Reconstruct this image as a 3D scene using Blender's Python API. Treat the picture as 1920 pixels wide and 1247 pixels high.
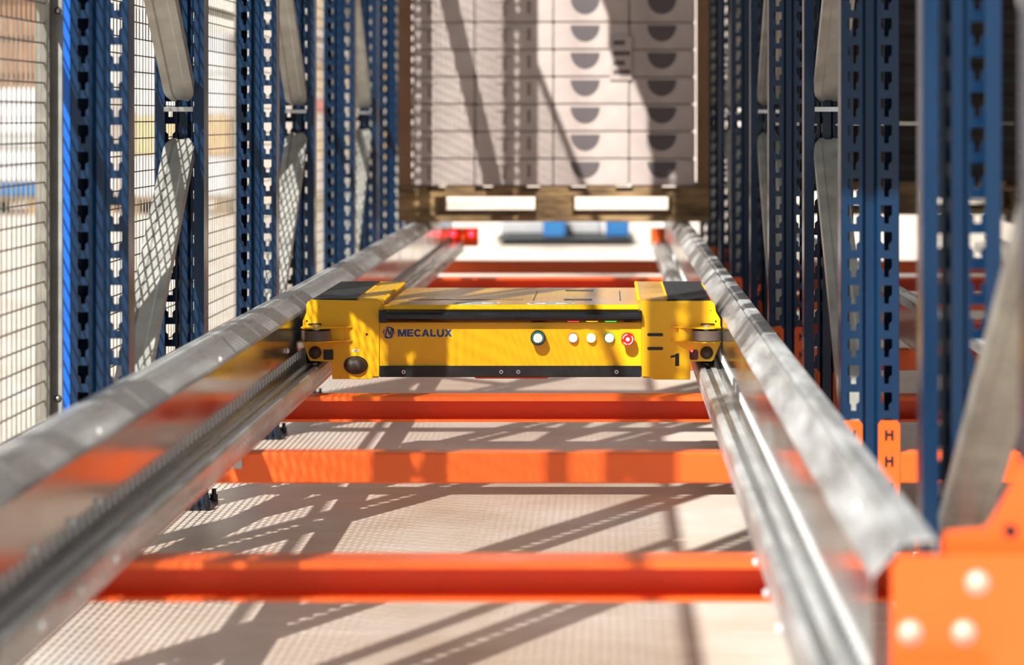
import bpy, bmesh, math, random
from mathutils import Vector, Matrix
random.seed(7)
for o in list(bpy.data.objects): bpy.data.objects.remove(o)
SC = bpy.context.scene
COL = SC.collection

# ---------------------------------------------------------------- camera
F = 5500.0                      # focal length in pixels of a 1920 wide frame
CAMZ = 0.83
VX, VY = 1139.0, 220.0          # where the level, straight view axis meets the picture
cam_d = bpy.data.cameras.new('camera'); cam = bpy.data.objects.new('camera', cam_d); COL.objects.link(cam)
cam.location = (0, 0, CAMZ); cam.rotation_euler = (math.pi/2, 0, 0)
cam_d.sensor_width = 36; cam_d.lens = 36*F/1920
cam_d.shift_x = (960-VX)/1920; cam_d.shift_y = -(623.5-VY)/1920
cam_d.clip_start = 0.1; cam_d.clip_end = 300
cam_d.dof.use_dof = True; cam_d.dof.focus_distance = 6.42; cam_d.dof.aperture_fstop = 4.4
SC.camera = cam

# ---------------------------------------------------------------- light
SC.view_settings.view_transform = 'Standard'; SC.view_settings.look = 'None'
SC.view_settings.gamma = 1; SC.view_settings.use_curve_mapping = False
SC.view_settings.exposure = 0.0
W = bpy.data.worlds.new('world'); SC.world = W; W.use_nodes = True
bg = W.node_tree.nodes['Background']; bg.inputs[0].default_value = (0.90, 0.96, 1.0, 1); bg.inputs[1].default_value = 0.66
sd = bpy.data.lights.new('sun', 'SUN'); sun = bpy.data.objects.new('sun', sd); COL.objects.link(sun)
sd.energy = 7.0; sd.angle = math.radians(0.38); sd.color = (1.0, 0.96, 0.90)
sun.rotation_euler = Vector((0.42, 1.0, -1.05)).to_track_quat('-Z', 'Y').to_euler()
sun.location = (-3, -4, 6)

# ---------------------------------------------------------------- materials
def ramp(nt, fac, stops):
    r = nt.nodes.new('ShaderNodeValToRGB'); nt.links.new(fac, r.inputs[0])
    while len(r.color_ramp.elements) < len(stops): r.color_ramp.elements.new(0.5)
    for e, (p, c) in zip(r.color_ramp.elements, stops): e.position = p; e.color = (*c, 1)
    return r.outputs[0]
def mat(name, col, rough=0.45, metal=0.0, var=0.12, scale=6, stretch=(1, 1, 1), bump=0.0, col2=None, rvar=0.08, emit=0, detail=5, spec=0.5):
    m = bpy.data.materials.new(name); m.use_nodes = True; nt = m.node_tree; b = nt.nodes['Principled BSDF']
    b.inputs['Metallic'].default_value = metal; b.inputs['Roughness'].default_value = rough
    b.inputs['Specular IOR Level'].default_value = spec
    tc = nt.nodes.new('ShaderNodeTexCoord'); mp = nt.nodes.new('ShaderNodeMapping'); nt.links.new(tc.outputs['Object'], mp.inputs[0])
    mp.inputs['Scale'].default_value = stretch
    n = nt.nodes.new('ShaderNodeTexNoise'); n.inputs['Scale'].default_value = scale; n.inputs['Detail'].default_value = detail
    nt.links.new(mp.outputs[0], n.inputs['Vector'])
    lo = tuple(c*(1-var) for c in col); hi = col2 or tuple(min(1, c*(1+var)) for c in col)
    c = ramp(nt, n.outputs[0], [(0.3, lo), (0.7, hi)]); nt.links.new(c, b.inputs['Base Color'])
    mr = nt.nodes.new('ShaderNodeMapRange'); nt.links.new(n.outputs[0], mr.inputs[0])
    mr.inputs[1].default_value = 0.3; mr.inputs[2].default_value = 0.7
    mr.inputs[3].default_value = max(0.02, rough-rvar); mr.inputs[4].default_value = min(1, rough+rvar)
    nt.links.new(mr.outputs[0], b.inputs['Roughness'])
    if bump:
        bp = nt.nodes.new('ShaderNodeBump'); bp.inputs['Strength'].default_value = bump; bp.inputs['Distance'].default_value = 0.01
        nt.links.new(n.outputs[0], bp.inputs['Height']); nt.links.new(bp.outputs[0], b.inputs['Normal'])
    if emit:
        b.inputs['Emission Color'].default_value = (*col, 1); b.inputs['Emission Strength'].default_value = emit
    return m
M = {}
M['blue'] = mat('blue_paint', (0.0030, 0.026, 0.074), 0.28, var=0.15, scale=9, stretch=(1, 1, 0.3))
M['orange'] = mat('orange_paint', (0.93, 0.135, 0.018), 0.36, var=0.04, scale=7)
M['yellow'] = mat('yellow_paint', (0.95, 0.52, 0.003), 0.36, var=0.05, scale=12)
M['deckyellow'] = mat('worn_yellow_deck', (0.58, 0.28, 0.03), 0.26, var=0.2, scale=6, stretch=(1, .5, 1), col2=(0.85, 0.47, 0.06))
M['galv'] = mat('galvanised_rail_top', (0.44, 0.45, 0.45), 0.34, 0.35, var=0.3, scale=26, stretch=(1, 0.14, 1), col2=(0.84, 0.86, 0.86), rvar=0.1, detail=8)
M['groove_shade'] = mat('shaded_rail_groove', (0.22, 0.24, 0.25), 0.28, 0.6, var=0.3, scale=22, stretch=(1, 0.1, 1), col2=(0.44, 0.47, 0.48), rvar=0.08)  # shade of the rail grooves and flange crease put into the colour
M['web'] = mat('polished_rail_web', (0.42, 0.41, 0.39), 0.16, 0.92, var=0.15, scale=8, stretch=(1, 0.3, 1), col2=(.55, .54, .52), rvar=0.07)
M['brace'] = mat('galvanised_brace', (0.36, 0.36, 0.33), 0.38, 0.25, var=0.15, scale=14, col2=(0.52, 0.52, 0.48), bump=.02)
M['wire'] = mat('galvanised_wire', (0.30, 0.28, 0.24), 0.45, 0.5, var=0.2, scale=20)
M['steel'] = mat('bright_zinc', (0.75, 0.75, 0.73), 0.25, 0.9, var=0.1)
M['black'] = mat('black_rubber', (0.012, 0.013, 0.015), 0.42, var=0.3, scale=20)
M['pad'] = mat('black_grip_pad', (0.022, 0.024, 0.027), 0.6, var=0.25, scale=40, stretch=(1, .2, 1))
M['roller'] = mat('grey_brown_roller', (0.13, 0.095, 0.075), 0.4, var=0.15)
M['gloss'] = mat('black_gloss', (0.008, 0.008, 0.010), 0.18, var=0.2)
M['logo'] = mat('blue_print', (0.010, 0.06, 0.30), 0.5, var=0.05)
M['white'] = mat('white_plastic', (0.80, 0.80, 0.80), 0.5, var=0.04)
M['teal'] = mat('teal_ring', (0.03, 0.28, 0.25), 0.3, var=0.05)
M['red'] = mat('red_plastic', (0.62, 0.012, 0.010), 0.35, var=0.05)
M['green'] = mat('green_ring', (0.02, 0.55, 0.22), 0.35, var=0.05)
M['amber'] = mat('amber_ring', (0.9, 0.62, 0.03), 0.35, var=0.05)
M['lampw'] = mat('lit_white_lens', (1.0, 0.96, 0.90), 0.3, var=0.0, emit=2.2)
M['lampg'] = mat('lit_green_lens', (0.80, 1.0, 0.88), 0.3, var=0.0, emit=2.0)
M['ledr'] = mat('glowing_red', (1.0, 0.03, 0.05), 0.3, var=0.0, emit=9)
M['refla'] = mat('amber_reflection', (1.0, 0.55, 0.02), 0.3, var=0.0, emit=1.0)
M['reflg'] = mat('green_reflection', (0.03, 0.9, 0.05), 0.3, var=0.0, emit=.8)
M['reflr'] = mat('red_reflection', (1.0, 0.05, 0.03), 0.3, var=0.0, emit=.9)
M['laser'] = mat('dark_red_sensor', (0.10, 0.003, 0.008), 0.15, var=0.3, scale=60)
M['wood'] = mat('pallet_wood', (0.20, 0.12, 0.05), 0.75, var=0.45, scale=14, stretch=(0.5, 1, 2), col2=(0.46, 0.30, 0.14))
M['carton'] = mat('pale_carton', (0.52, 0.43, 0.40), 0.6, var=0.10, scale=5, col2=(0.66, 0.57, 0.53))
M['brown'] = mat('brown_carton', (0.26, 0.14, 0.075), 0.75, var=0.2, scale=6)
M['dark'] = mat('shaded_brown_carton', (0.035, 0.024, 0.02), 0.75, var=0.25, scale=6)  # shade of the next lane put into the carton colour
M['print'] = mat('grey_print', (0.13, 0.11, 0.115), 0.7, var=0.1)
M['print2'] = mat('faint_print', (0.30, 0.235, 0.21), 0.7, var=0.1)
M['film'] = mat('white_film', (0.75, 0.76, 0.80), 0.3, var=0.06, scale=4)
M['bluebin'] = mat('blue_plastic', (0.02, 0.14, 0.36), 0.4, var=0.1)
M['ochre'] = mat('ochre_carton', (0.62, 0.42, 0.20), 0.7, var=0.1)
M['darkgrey'] = mat('dark_grey', (0.03, 0.035, 0.04), 0.5, var=0.2)
M['plaster'] = mat('pale_wall', (0.84, 0.76, 0.70), 0.8, var=0.03, scale=.4)
M['boltcream'] = mat('pale_zinc_bolt', (0.70, 0.60, 0.46), 0.5, 0.3, var=0.08)
M['zinc'] = mat('bright_zinc_rail_bolt', (0.85, 0.86, 0.86), 0.4, 0.25, var=0.05)
M['foot'] = mat('dark_steel_foot', (0.02, 0.025, 0.035), 0.4, 0.3, var=0.3, scale=20)
M['plate'] = mat('grey_label', (0.52, 0.52, 0.52), 0.4, 0.3, var=0.05)
M['litblue'] = mat('sunlit_blue_strip', (0.004, 0.13, 0.62), 0.4, var=0.05)  # sunlit brightness of the blue strips put into the colour

def floor_mat():
    m = bpy.data.materials.new('polished_concrete'); m.use_nodes = True; nt = m.node_tree; b = nt.nodes['Principled BSDF']
    tc = nt.nodes.new('ShaderNodeTexCoord')
    mp = nt.nodes.new('ShaderNodeMapping'); nt.links.new(tc.outputs['Object'], mp.inputs[0]); mp.inputs['Scale'].default_value = (1, .8, 1)
    n = nt.nodes.new('ShaderNodeTexNoise'); n.inputs['Scale'].default_value = 1.6; n.inputs['Detail'].default_value = 9; n.inputs['Roughness'].default_value = .65
    nt.links.new(mp.outputs[0], n.inputs[0])
    mp2 = nt.nodes.new('ShaderNodeMapping'); nt.links.new(tc.outputs['Object'], mp2.inputs[0])
    mp2.inputs['Rotation'].default_value = (0, 0, 0.5); mp2.inputs['Scale'].default_value = (1.2, 14, 1)
    n2 = nt.nodes.new('ShaderNodeTexNoise'); n2.inputs['Scale'].default_value = 2; n2.inputs['Detail'].default_value = 6; nt.links.new(mp2.outputs[0], n2.inputs[0])
    c1 = ramp(nt, n.outputs[0], [(0.32, (0.58, 0.44, 0.33)), (0.5, (0.72, 0.61, 0.51)), (0.66, (0.82, 0.75, 0.67))])
    c2 = ramp(nt, n2.outputs[0], [(0.58, (0, 0, 0)), (0.74, (0.14, 0.13, 0.13))])
    mx = nt.nodes.new('ShaderNodeMix'); mx.data_type = 'RGBA'; mx.blend_type = 'ADD'; mx.inputs[0].default_value = 1
    nt.links.new(c1, mx.inputs[6]); nt.links.new(c2, mx.inputs[7]); nt.links.new(mx.outputs[2], b.inputs['Base Color'])
    mr = nt.nodes.new('ShaderNodeMapRange'); nt.links.new(n.outputs[0], mr.inputs[0]); mr.inputs[3].default_value = .5; mr.inputs[4].default_value = .28
    nt.links.new(mr.outputs[0], b.inputs['Roughness'])
    return m
M['floor'] = floor_mat()

# ---------------------------------------------------------------- helpers
def tag(o, label=None, cat=None, group=None, kind=None):
    if label: o['label'] = label
    if cat: o['category'] = cat
    if group: o['group'] = group
    if kind: o['kind'] = kind
    return o
def empty(name, loc, label=None, cat=None, group=None):
    o = bpy.data.objects.new(name, None); COL.objects.link(o); o.location = loc; o.empty_display_size = .05
    return tag(o, label, cat, group)
def mk(name, bm, m, parent=None, smooth=False, origin=None):
    """link a bmesh given in WORLD coordinates as one object; origin = world point of its pivot"""
    me = bpy.data.meshes.new(name)
    if parent is not None: off = Vector(world(parent))
    else: off = Vector(origin) if origin else Vector((0, 0, 0))
    bmesh.ops.translate(bm, verts=bm.verts, vec=-off)
    bmesh.ops.recalc_face_normals(bm, faces=bm.faces)
    bm.to_mesh(me); bm.free()
    mats = m if isinstance(m, list) else [m]
    for k in mats: me.materials.append(M[k])
    if smooth:
        for p in me.polygons: p.use_smooth = True
    o = bpy.data.objects.new(name, me); COL.objects.link(o)
    if parent is not None: o.parent = parent
    else: o.location = off
    return o
def world(o):
    v = Vector(o.location)
    while o.parent: o = o.parent; v += Vector(o.location)
    return v
def box(bm, x0, x1, y0, y1, z0, z1, bev=0, mi=0):
    r = bmesh.ops.create_cube(bm, size=1)
    vs = r['verts']
    for v in vs: v.co = Vector(((x0+x1)/2+v.co.x*(x1-x0), (y0+y1)/2+v.co.y*(y1-y0), (z0+z1)/2+v.co.z*(z1-z0)))
    fs = {f for v in vs for f in v.link_faces}
    for f in fs: f.material_index = mi
    if bev:
        es = {e for v in vs for e in v.link_edges}
        bmesh.ops.bevel(bm, geom=list(es), offset=bev, segments=2, affect='EDGES')
def cyl(bm, c, r, h, axis='y', seg=24, r2=None, bev=0):
    """cylinder from c going h along axis"""
    res = bmesh.ops.create_cone(bm, cap_ends=True, segments=seg, radius1=r, radius2=r if r2 is None else r2, depth=abs(h))
    vs = res['verts']
    T = {'z': Matrix.Identity(3), 'y': Matrix.Rotation(-math.pi/2, 3, 'X'), 'x': Matrix.Rotation(math.pi/2, 3, 'Y')}[axis]
    ax = {'z': Vector((0, 0, 1)), 'y': Vector((0, 1, 0)), 'x': Vector((1, 0, 0))}[axis]
    if h < 0: T = T @ Matrix.Rotation(math.pi, 3, 'X')
    mid = Vector(c)+ax*h/2
    for v in vs: v.co = mid + T @ v.co
    if bev:
        es = [e for e in {e for v in vs for e in v.link_edges} if any(len(f.verts) > 4 for f in e.link_faces)]
        bmesh.ops.bevel(bm, geom=es, offset=bev, segments=2, affect='EDGES')
def prism(bm, pts, y0, y1, bev=0):
    """polygon pts [(x,z)] extruded from y0 to y1"""
    vs = [bm.verts.new((x, y0, z)) for x, z in pts]
    f = bm.faces.new(vs); r = bmesh.ops.extrude_face_region(bm, geom=[f])
    ex = [g for g in r['geom'] if isinstance(g, bmesh.types.BMVert)]
    for v in ex: v.co.y = y1
    if bev:
        es = [e for e in f.edges]; bmesh.ops.bevel(bm, geom=es, offset=bev, segments=1, affect='EDGES')
def dome(bm, c, r, rz, h, seg=20, ring=5):
    """low dome on a plane facing the viewer (-y)"""
    prev = None
    for i in range(ring):
        a = i/ring*math.pi/2
        cur = [bm.verts.new((c[0]+r*math.cos(a)*math.cos(t), c[1]-h*math.sin(a), c[2]+rz*math.cos(a)*math.sin(t))) for t in [2*math.pi*k/seg for k in range(seg)]]
        if prev:
            for k in range(seg): bm.faces.new((prev[k], prev[(k+1) % seg], cur[(k+1) % seg], cur[k]))
        prev = cur
    top = bm.verts.new((c[0], c[1]-h, c[2]))
    for k in range(seg): bm.faces.new((prev[k], prev[(k+1) % seg], top))
def solid(o, t, off=-1):
    """bake a sheet thickness into the mesh"""
    md = o.modifiers.new('s', 'SOLIDIFY'); md.thickness = t; md.offset = off
    dg = bpy.context.evaluated_depsgraph_get(); me = bpy.data.meshes.new_from_object(o.evaluated_get(dg))
    old = o.data; o.modifiers.clear(); o.data = me; me.name = old.name; bpy.data.meshes.remove(old)
    return o
def children(o): return [c for c in bpy.data.objects if c.parent is o]
def copy_tree(o, dx, parent=None, smap=None):
    c = o.copy(); COL.objects.link(c)
    if parent is not None: c.parent = parent
    else: c.location = Vector(o.location)+Vector(dx)
    for ch in children(o): copy_tree(ch, dx, c)
    return c
def P(px, py, s):   # a point of the photograph at scale s (pixels per metre)
    return Vector(((px-VX)/s, F/s, CAMZ-(py-VY)/s))
Z = lambda H: CAMZ-H

# ---------------------------------------------------------------- setting
bm = bmesh.new(); box(bm, -16, 16, -3, 32, -0.2, 0); tag(mk('floor', bm, 'floor'), kind='structure')
bm = bmesh.new(); box(bm, -16, 16, 32, 32.3, 0, 7); tag(mk('wall_back', bm, 'plaster'), kind='structure')

# ---------------------------------------------------------------- upright posts
PITCH = 0.0477
SCALE = [1897, 1392, 1050, 875, 726, 638, 555, 502, 449, 413]    # pixels per metre at each row of posts
DEP = [F/s for s in SCALE]
XR0, XL0, XRR0 = 0.418, -0.958, 1.835                            # left edge of the posts of each row
PW, PD, PTOP = 0.102, 0.07, 4.2
def post_mesh(front=True):
    bm = bmesh.new()
    n = int(PTOP/PITCH)
    prof = [(.020, PD), (0, PD), (0, 0), (.037, 0), (.043, .012), (.059, .012), (.065, 0), (PW, 0), (PW, PD), (PW-.020, PD)]
    flat = {2: .0215, 6: PW-.0215}
    z0 = 0.012
    for i in range(len(prof)-1):
        (xa, ya), (xb, yb) = prof[i], prof[i+1]
        if i in flat:
            c = flat[i]
            for k in range(n):
                a = z0+k*PITCH; b = a+PITCH; hb = a+.008; ht = hb+.033
                lo, hi = [(c-.0045, hb), (c-.0045, hb+.011), (c-.010, hb+.016), (c-.010, ht)], [(c+.0045, hb), (c+.0045, hb+.011), (c+.010, hb+.016), (c+.010, ht)]
                L = [(xa, a), (c, a), (c, hb)] + lo + [(c, ht), (c, b), (xa, b)]
                R = [(xb, b), (c, b), (c, ht)] + hi[::-1] + [(c, hb), (c, a), (xb, a)]
                for poly in (L, R): bm.faces.new([bm.verts.new((x, 0, z)) for x, z in poly])
        else:
            z1 = z0+n*PITCH
            bm.faces.new([bm.verts.new(p) for p in ((xa, ya, z0), (xb, yb, z0), (xb, yb, z1), (xa, ya, z1))])
    bmesh.ops.remove_doubles(bm, verts=bm.verts, dist=1e-5)
    if not front:
        for v in bm.verts: v.co.y = PD-v.co.y
    o = mk('upright', bm, 'blue'); solid(o, 0.0028, 0)
    me = o.data; bpy.data.objects.remove(o); me.name = 'upright'; return me
post_front, post_rear = post_mesh(True), post_mesh(False)
def part(name, me, parent, loc=(0, 0, 0)):
    o = bpy.data.objects.new(name, me); COL.objects.link(o); o.parent = parent; o.location = loc; return o
bm = bmesh.new(); box(bm, -.018, PW+.018, -.03, PD+.03, 0, .008, .001); box(bm, -.004, PW+.004, -.004, PD+.004, .008, .014)
t_ = mk('foot_plate', bm, 'foot'); foot_me = t_.data; bpy.data.objects.remove(t_)
bm = bmesh.new(); cyl(bm, (0, 0, 0), .009, .012, 'z', 6); cyl(bm, (0, 0, .012), .005, .012, 'z', 10)
t_ = mk('anchor_bolt', bm, 'foot'); anchor_me = t_.data; bpy.data.objects.remove(t_)

def brace(parent, x0, ya, Ha, yb, Hb, w=.062):
    """channel brace from (ya,Ha) to (yb,Hb) in a plane of constant x; closed face towards the viewer"""
    bm = bmesh.new()
    A = Vector((0, ya, Z(Ha))); B = Vector((0, yb, Z(Hb))); d = (B-A); L = d.length; d.normalize()
    n = Vector((0, -d.z, d.y));
    if n.y > 0: n = -n                                    # towards the viewer
    sec = [(-w/2, -.026), (-w/2, 0), (-w/2+.014, 0), (-w/2+.018, -.003), (w/2-.018, -.003), (w/2-.014, 0), (w/2, 0), (w/2, -.026)]
    xc = x0+PW/2
    st = [(0.0, .55), (.018, .9), (.035, 1), (L-.035, 1), (L-.018, .9), (L, .55)]
    rows = []
    for t, k in st: rows.append([bm.verts.new(Vector((xc+u*k, 0, 0))+A+d*t+n*v) for u, v in sec])
    for r0, r1 in zip(rows, rows[1:]):
        for i in range(len(sec)-1): bm.faces.new((r0[i], r0[i+1], r1[i+1], r1[i]))
    o = mk('brace', bm, 'brace', parent); solid(o, .0025, 0)
    return o
ORD = ['nearest', 'second', 'third', 'fourth', 'fifth']
def frame(side, x0, i, label, joints_near=None):
    ya, yb = DEP[i], DEP[i+1] if i+1 < len(DEP) else DEP[i]+1.05
    r = empty('upright_frame', (x0, ya, 0), label, 'rack upright', 'blue rack upright frames')
    part('upright', post_front, r); part('upright', post_rear, r, (0, yb-ya-PD, 0))
    for yy in (0, yb-ya-PD):
        f = part('foot_plate', foot_me, r, (0, yy, 0))
        for dx, dy in ((-.010, -.020), (PW+.010, -.020), (-.010, PD+.020), (PW+.010, PD+.020)): part('anchor_bolt', anchor_me, f, (dx, dy, .008))
    a, b = ya+PD-.015, yb-PD+.015
    if joints_near:
        seq = joints_near
    else:
        seq = [(a, .70, b, .045), (b, -.035, a, -.68), (a, -.76, b, -1.42), (b, -1.5, a, -2.16), (a, -2.24, b, -2.9)]
    for y0, h0, y1, h1 in seq: brace(r, x0, y0, h0, y1, h1)
    for y0, h0, y1, h1 in ([] if joints_near else seq[1:2]):
        bm = bmesh.new(); yy = b-.012
        box(bm, x0+PW/2-.031, x0+PW/2+.031, yy-.022, yy, Z(-.018)-.006, Z(-.018)+.004, .001)
        mk('joint_plate', bm, 'steel', r)
    return r
rowname = {'L': 'in the row by the wire mesh', 'R': 'in the row right of the yellow shuttle', 'RR': 'in the far right row past the next lane'}
frL = [('blue rack upright frame beside the left rail end nearest the camera, just outside the view', 0),
       ('large blue perforated rack upright pair left beside the wire mesh, with galvanised braces', 2),
       ('second blue upright pair on the left, behind the largest one', 4),
       ('third blurred blue upright pair on the left, just before the carton stack', 6),
       ('blurred upright pair at the left end of the lane, beside the carton stack', 8)]
frR = [('blurred bright blue upright frame at far right behind the orange corner bracket', 0),
       ('sharp dark blue perforated upright pair on the right with orange connectors at rail height', 2),
       ('dark upright pair right of the shuttle, behind the sharp blue one', 4),
       ('dark blurred upright pair on the right, near the carton stack', 6),
       ('blurred upright pair at the right end of the lane, beside the carton stack', 8)]
for lab, i in frL: frame('L', XL0, i, lab, [(DEP[0]+PD-.015, .70, DEP[1]-PD+.015, .045)] if i == 0 else None)
for lab, i in frR:
    if i == 0:
        a, b = DEP[0]+PD-.015, DEP[1]-PD+.015
        frame('R', XR0, i, lab, [(b, .565, a, .03), (a, -.04, b, -.66), (b, -.74, a, -1.4)])
    else: frame('R', XR0, i, lab)
frame('RR', XRR0, 8, 'upright frame with pale brace cut off by the right photo edge, beyond the next lane')

# ---------------------------------------------------------------- cross beams
def connector(parent, xa, xb, y, rear):
    """orange end plate hooked on one flat of a post face"""
    bm = bmesh.new(); t = .005
    y0, y1 = (y-t, y-.0015) if not rear else (y+.0015, y+t)
    prism(bm, [(xa, Z(.72)), (xb, Z(.72)), (xb, Z(.548)), (xb-.005, Z(.541)), (xa+.005, Z(.541)), (xa, Z(.548))], y0, y1)
    c = mk('end_connector', bm, 'orange', parent)
    for h in (.567, .614, .661):
        bm = bmesh.new(); xc = (xa+xb)/2; yy = y0-.0008 if not rear else y1+.0008
        box(bm, xc-.0075, xc-.0035, yy-.0006, yy+.0006, Z(h)-.009, Z(h)+.009); box(bm, xc+.0035, xc+.0075, yy-.0006, yy+.0006, Z(h)-.009, Z(h)+.009)
        box(bm, xc-.0035, xc+.0035, yy-.0006, yy+.0006, Z(h)-.001, Z(h)+.003)
        mk('hook_slot', bm, 'black', c)
def beam(i, xl, xr, label, group):
    """odd rows: channel opening towards the viewer behind the post; even rows: closed face on the post front"""
    H0, H1 = .600, .652
    rear = i % 2 == 1
    y = DEP[i]
    xa, xb = xl+PW+.003, xr-.003
    r = empty('cross_beam', ((xa+xb)/2, y, Z(H1)), label, 'rack beam', group)
    bm = bmesh.new()
    if rear:
        yb = y+.082; t = .0035; lip = .008
        pts = [(y, H0+lip), (y, H0), (yb, H0), (yb, H1), (y, H1), (y, H1-lip*.6)]
    else:
        y = y-.004; yb = y+.055
        pts = [(yb, H0+.01), (yb, H0), (y+.002, H0), (y, H0+.002), (y, H1-.002), (y+.002, H1), (yb, H1), (yb, H1-.01)]
    rows = [[bm.verts.new((x, py, Z(h))) for py, h in pts] for x in (xa, xb)]
    for k in range(len(pts)-1): bm.faces.new((rows[0][k], rows[0][k+1], rows[1][k+1], rows[1][k]))
    o = mk('beam_profile', bm, 'orange', r)
    bmx = bmesh.new(); bmx.from_mesh(o.data); bmx.to_mesh(o.data); bmx.free()
    solid(o, .003, 0)
    yc = DEP[i] if not rear else DEP[i]
    connector(r, xl+PW-.037, xl+PW+.002, yc, False); connector(r, xr-.002, xr+.037, yc, False)
    return r
places = {1: 'blurred orange channel beam nearest the camera, crossing the lane above the floor',
          2: 'orange beam with a flat closed face, between the two channel beams before the shuttle',
          3: 'orange channel beam directly in front of and below the yellow shuttle',
          4: 'cross beam hidden under the front half of the yellow shuttle',
          5: 'cross beam hidden under the rear of the yellow shuttle',
          6: 'cross beam just behind the yellow shuttle, mostly hidden by it',
          7: 'dark red blurred beam visible just above the rear edge of the shuttle',
          8: 'farthest dark red blurred beam of the lane, under the carton pallet'}
bl = {}
for i in range(1, 9):
    if i in (4, 5): pass
    bl[i] = beam(i, XL0, XR0, places[i], 'cross beams of the shuttle lane')
places2 = {1: 'orange beam of the next lane glimpsed low behind the blurred blue upright',
           2: 'closed orange beam of the next lane beside the sharp right upright connector',
           3: 'orange channel beam of the next lane, right of the sharp dark blue upright',
           4: 'dark red beam of the next lane, level with the front of the shuttle',
           5: 'dark red beam of the next lane behind the grey brace at right',
           6: 'dark red blurred beam of the next lane, third from its far end',
           7: 'dark red blurred beam of the next lane, second from its far end',
           8: 'dark red blurred beam at the far end of the next lane under its pallet'}
for i in range(1, 9): beam(i, XR0, XRR0, places2[i], 'cross beams of the next lane')
bm = bmesh.new(); a = P(424, 858, 1052); b = P(453, 879, 1052); y = DEP[2]-.004-.0035
box(bm, a.x, b.x, y, y+.002, b.z, a.z); mk('label_plate', bm, 'plate', bl[2])

# ---------------------------------------------------------------- rails
RY0, RY1 = 2.80, 12.95
SLP = .05
def rail(xweb, inn, label, y0=RY0, y1=RY1):
    r = empty('shuttle_rail', (xweb, y0, Z(.60)), label, 'rail', 'galvanised shuttle rails')
    prof = [(.050, .592), (.050, .580, 's'), (.050, .566), (.050, .556), (.047, .551), (.038, .550), (.0365, .5535), (.026, .5535), (.0245, .550), (.014, .550),
            (.0125, .5535), (.002, .5535), (0, .5505), (0, .536, 's'), (0, .516), (0, .44), (-.003, .435), (-.025, .411), (-.030, .4045), (-.0355, .4095), (-.041, .404), (-.062, .404), (-.062, .425)]
    def strip(name, i0, i1, m):
        bm = bmesh.new(); n = int(round((y1-y0)/SLP))
        for i in range(i0, i1):
            u0, h0 = prof[i][:2]; u1, h1 = prof[i+1][:2]
            X0, X1 = xweb+inn*u0, xweb+inn*u1
            if len(prof[i]) == 3:
                w = .010
                for k in range(n):
                    ya, yb = y0+k*SLP, y0+(k+1)*SLP; yc = (ya+yb)/2
                    q = [(ya, h0), (yb, h0), (yb, h1), (ya, h1)]; e = [(yc-w/2, h0-.0005), (yc+w/2, h0-.0005), (yc+w/2, h1+.0005), (yc-w/2, h1+.0005)]
                    qv = [bm.verts.new((X0, a, Z(b))) for a, b in q]; ev = [bm.verts.new((X0, a, Z(b))) for a, b in e]
                    for j in range(4): bm.faces.new((qv[j], qv[(j+1) % 4], ev[(j+1) % 4], ev[j]))
            else:
                f = bm.faces.new([bm.verts.new(c) for c in ((X0, y0, Z(h0)), (X0, y1, Z(h0)), (X1, y1, Z(h1)), (X1, y0, Z(h1)))])
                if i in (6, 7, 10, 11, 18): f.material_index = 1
        bmesh.ops.remove_doubles(bm, verts=bm.verts, dist=1e-5)
        o = mk(name, bm, m, r); solid(o, .0022, 0); return o
    strip('running_tread', 0, 12, ['galv', 'groove_shade'])
    strip('rail_web', 12, 15, 'web')
    strip('top_flange', 15, 22, ['galv', 'groove_shade'])
    bm = bmesh.new()
    for k in range(int(round((y1-y0)/SLP))):
        yc = y0+(k+.5)*SLP; xa, xb = xweb+inn*.0012, xweb+inn*.0034
        box(bm, min(xa, xb), max(xa, xb), yc-.0075, yc-.0035, Z(.536), Z(.518))
    mk('glint_tabs', bm, 'zinc', r)['kind'] = 'stuff'  # bright tabs added at the slots to give glints
    # joint seams with splice plates
    for yj in (5.42, 9.1):
        bm = bmesh.new()
        if y0 < yj < y1:
            pts = [(-.0625, .43), (-.0625, .4022), (-.0335, .4022), (-.0275, .4062), (-.002, .434), (-.0025, .44)]
            rows = [[bm.verts.new((xweb+inn*u, yy, Z(h))) for u, h in pts] for yy in (yj, yj+.006)]
            for k in range(len(pts)-1): bm.faces.new((rows[0][k], rows[0][k+1], rows[1][k+1], rows[1][k]))
            o = mk('joint_seam', bm, 'foot', r)
    return r
rl = rail(-.685, 1, 'long galvanised rail left of the yellow shuttle, with slotted mirror-like web')
rr = rail(.252, -1, 'long galvanised rail right of the yellow shuttle, with grooved running tread')
rn = rail(.73, 1, 'left rail of the next lane, seen between the blue uprights at right')
rn2 = rail(1.67, -1, 'right rail of the next lane, running in blurred from the right photo edge', 6.0)
def rbolt(parent, p, n):
    """pan head bolt; n: 'z' on the tread, '+x'/'-x' on a web or lip"""
    bm = bmesh.new(); R = .0065
    if n == 'z': cyl(bm, (p[0], p[1], p[2]), R, .005, 'z', 12, R*.6); cyl(bm, (p[0], p[1], p[2]+.005), R*.45, .007, 'z', 8)
    else: cyl(bm, p, R, .005 if n == '+x' else -.005, 'x', 12, R*.6)
    mk('bolt', bm, 'zinc', parent)
def onx(px, X): s = (px-VX)/X; return F/s, s
for px, py in ((183, 810), (183, 940), (131, 978), (59, 1031), (537, 658), (410, 675)):
    y, s = onx(px, -.684); rbolt(rl, (-.683, y, CAMZ-(py-VY)/s), '+x')
for px, py in ((213, 1049), (148, 1106), (72, 1174)):
    y, s = onx(px, -.634); rbolt(rl, (-.633, y, CAMZ-(py-VY)/s), '+x')
for px, py in ((1408, 676), (1610, 950)):
    y, s = onx(px, .251); rbolt(rr, (.2505, y, CAMZ-(py-VY)/s), '-x')
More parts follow.
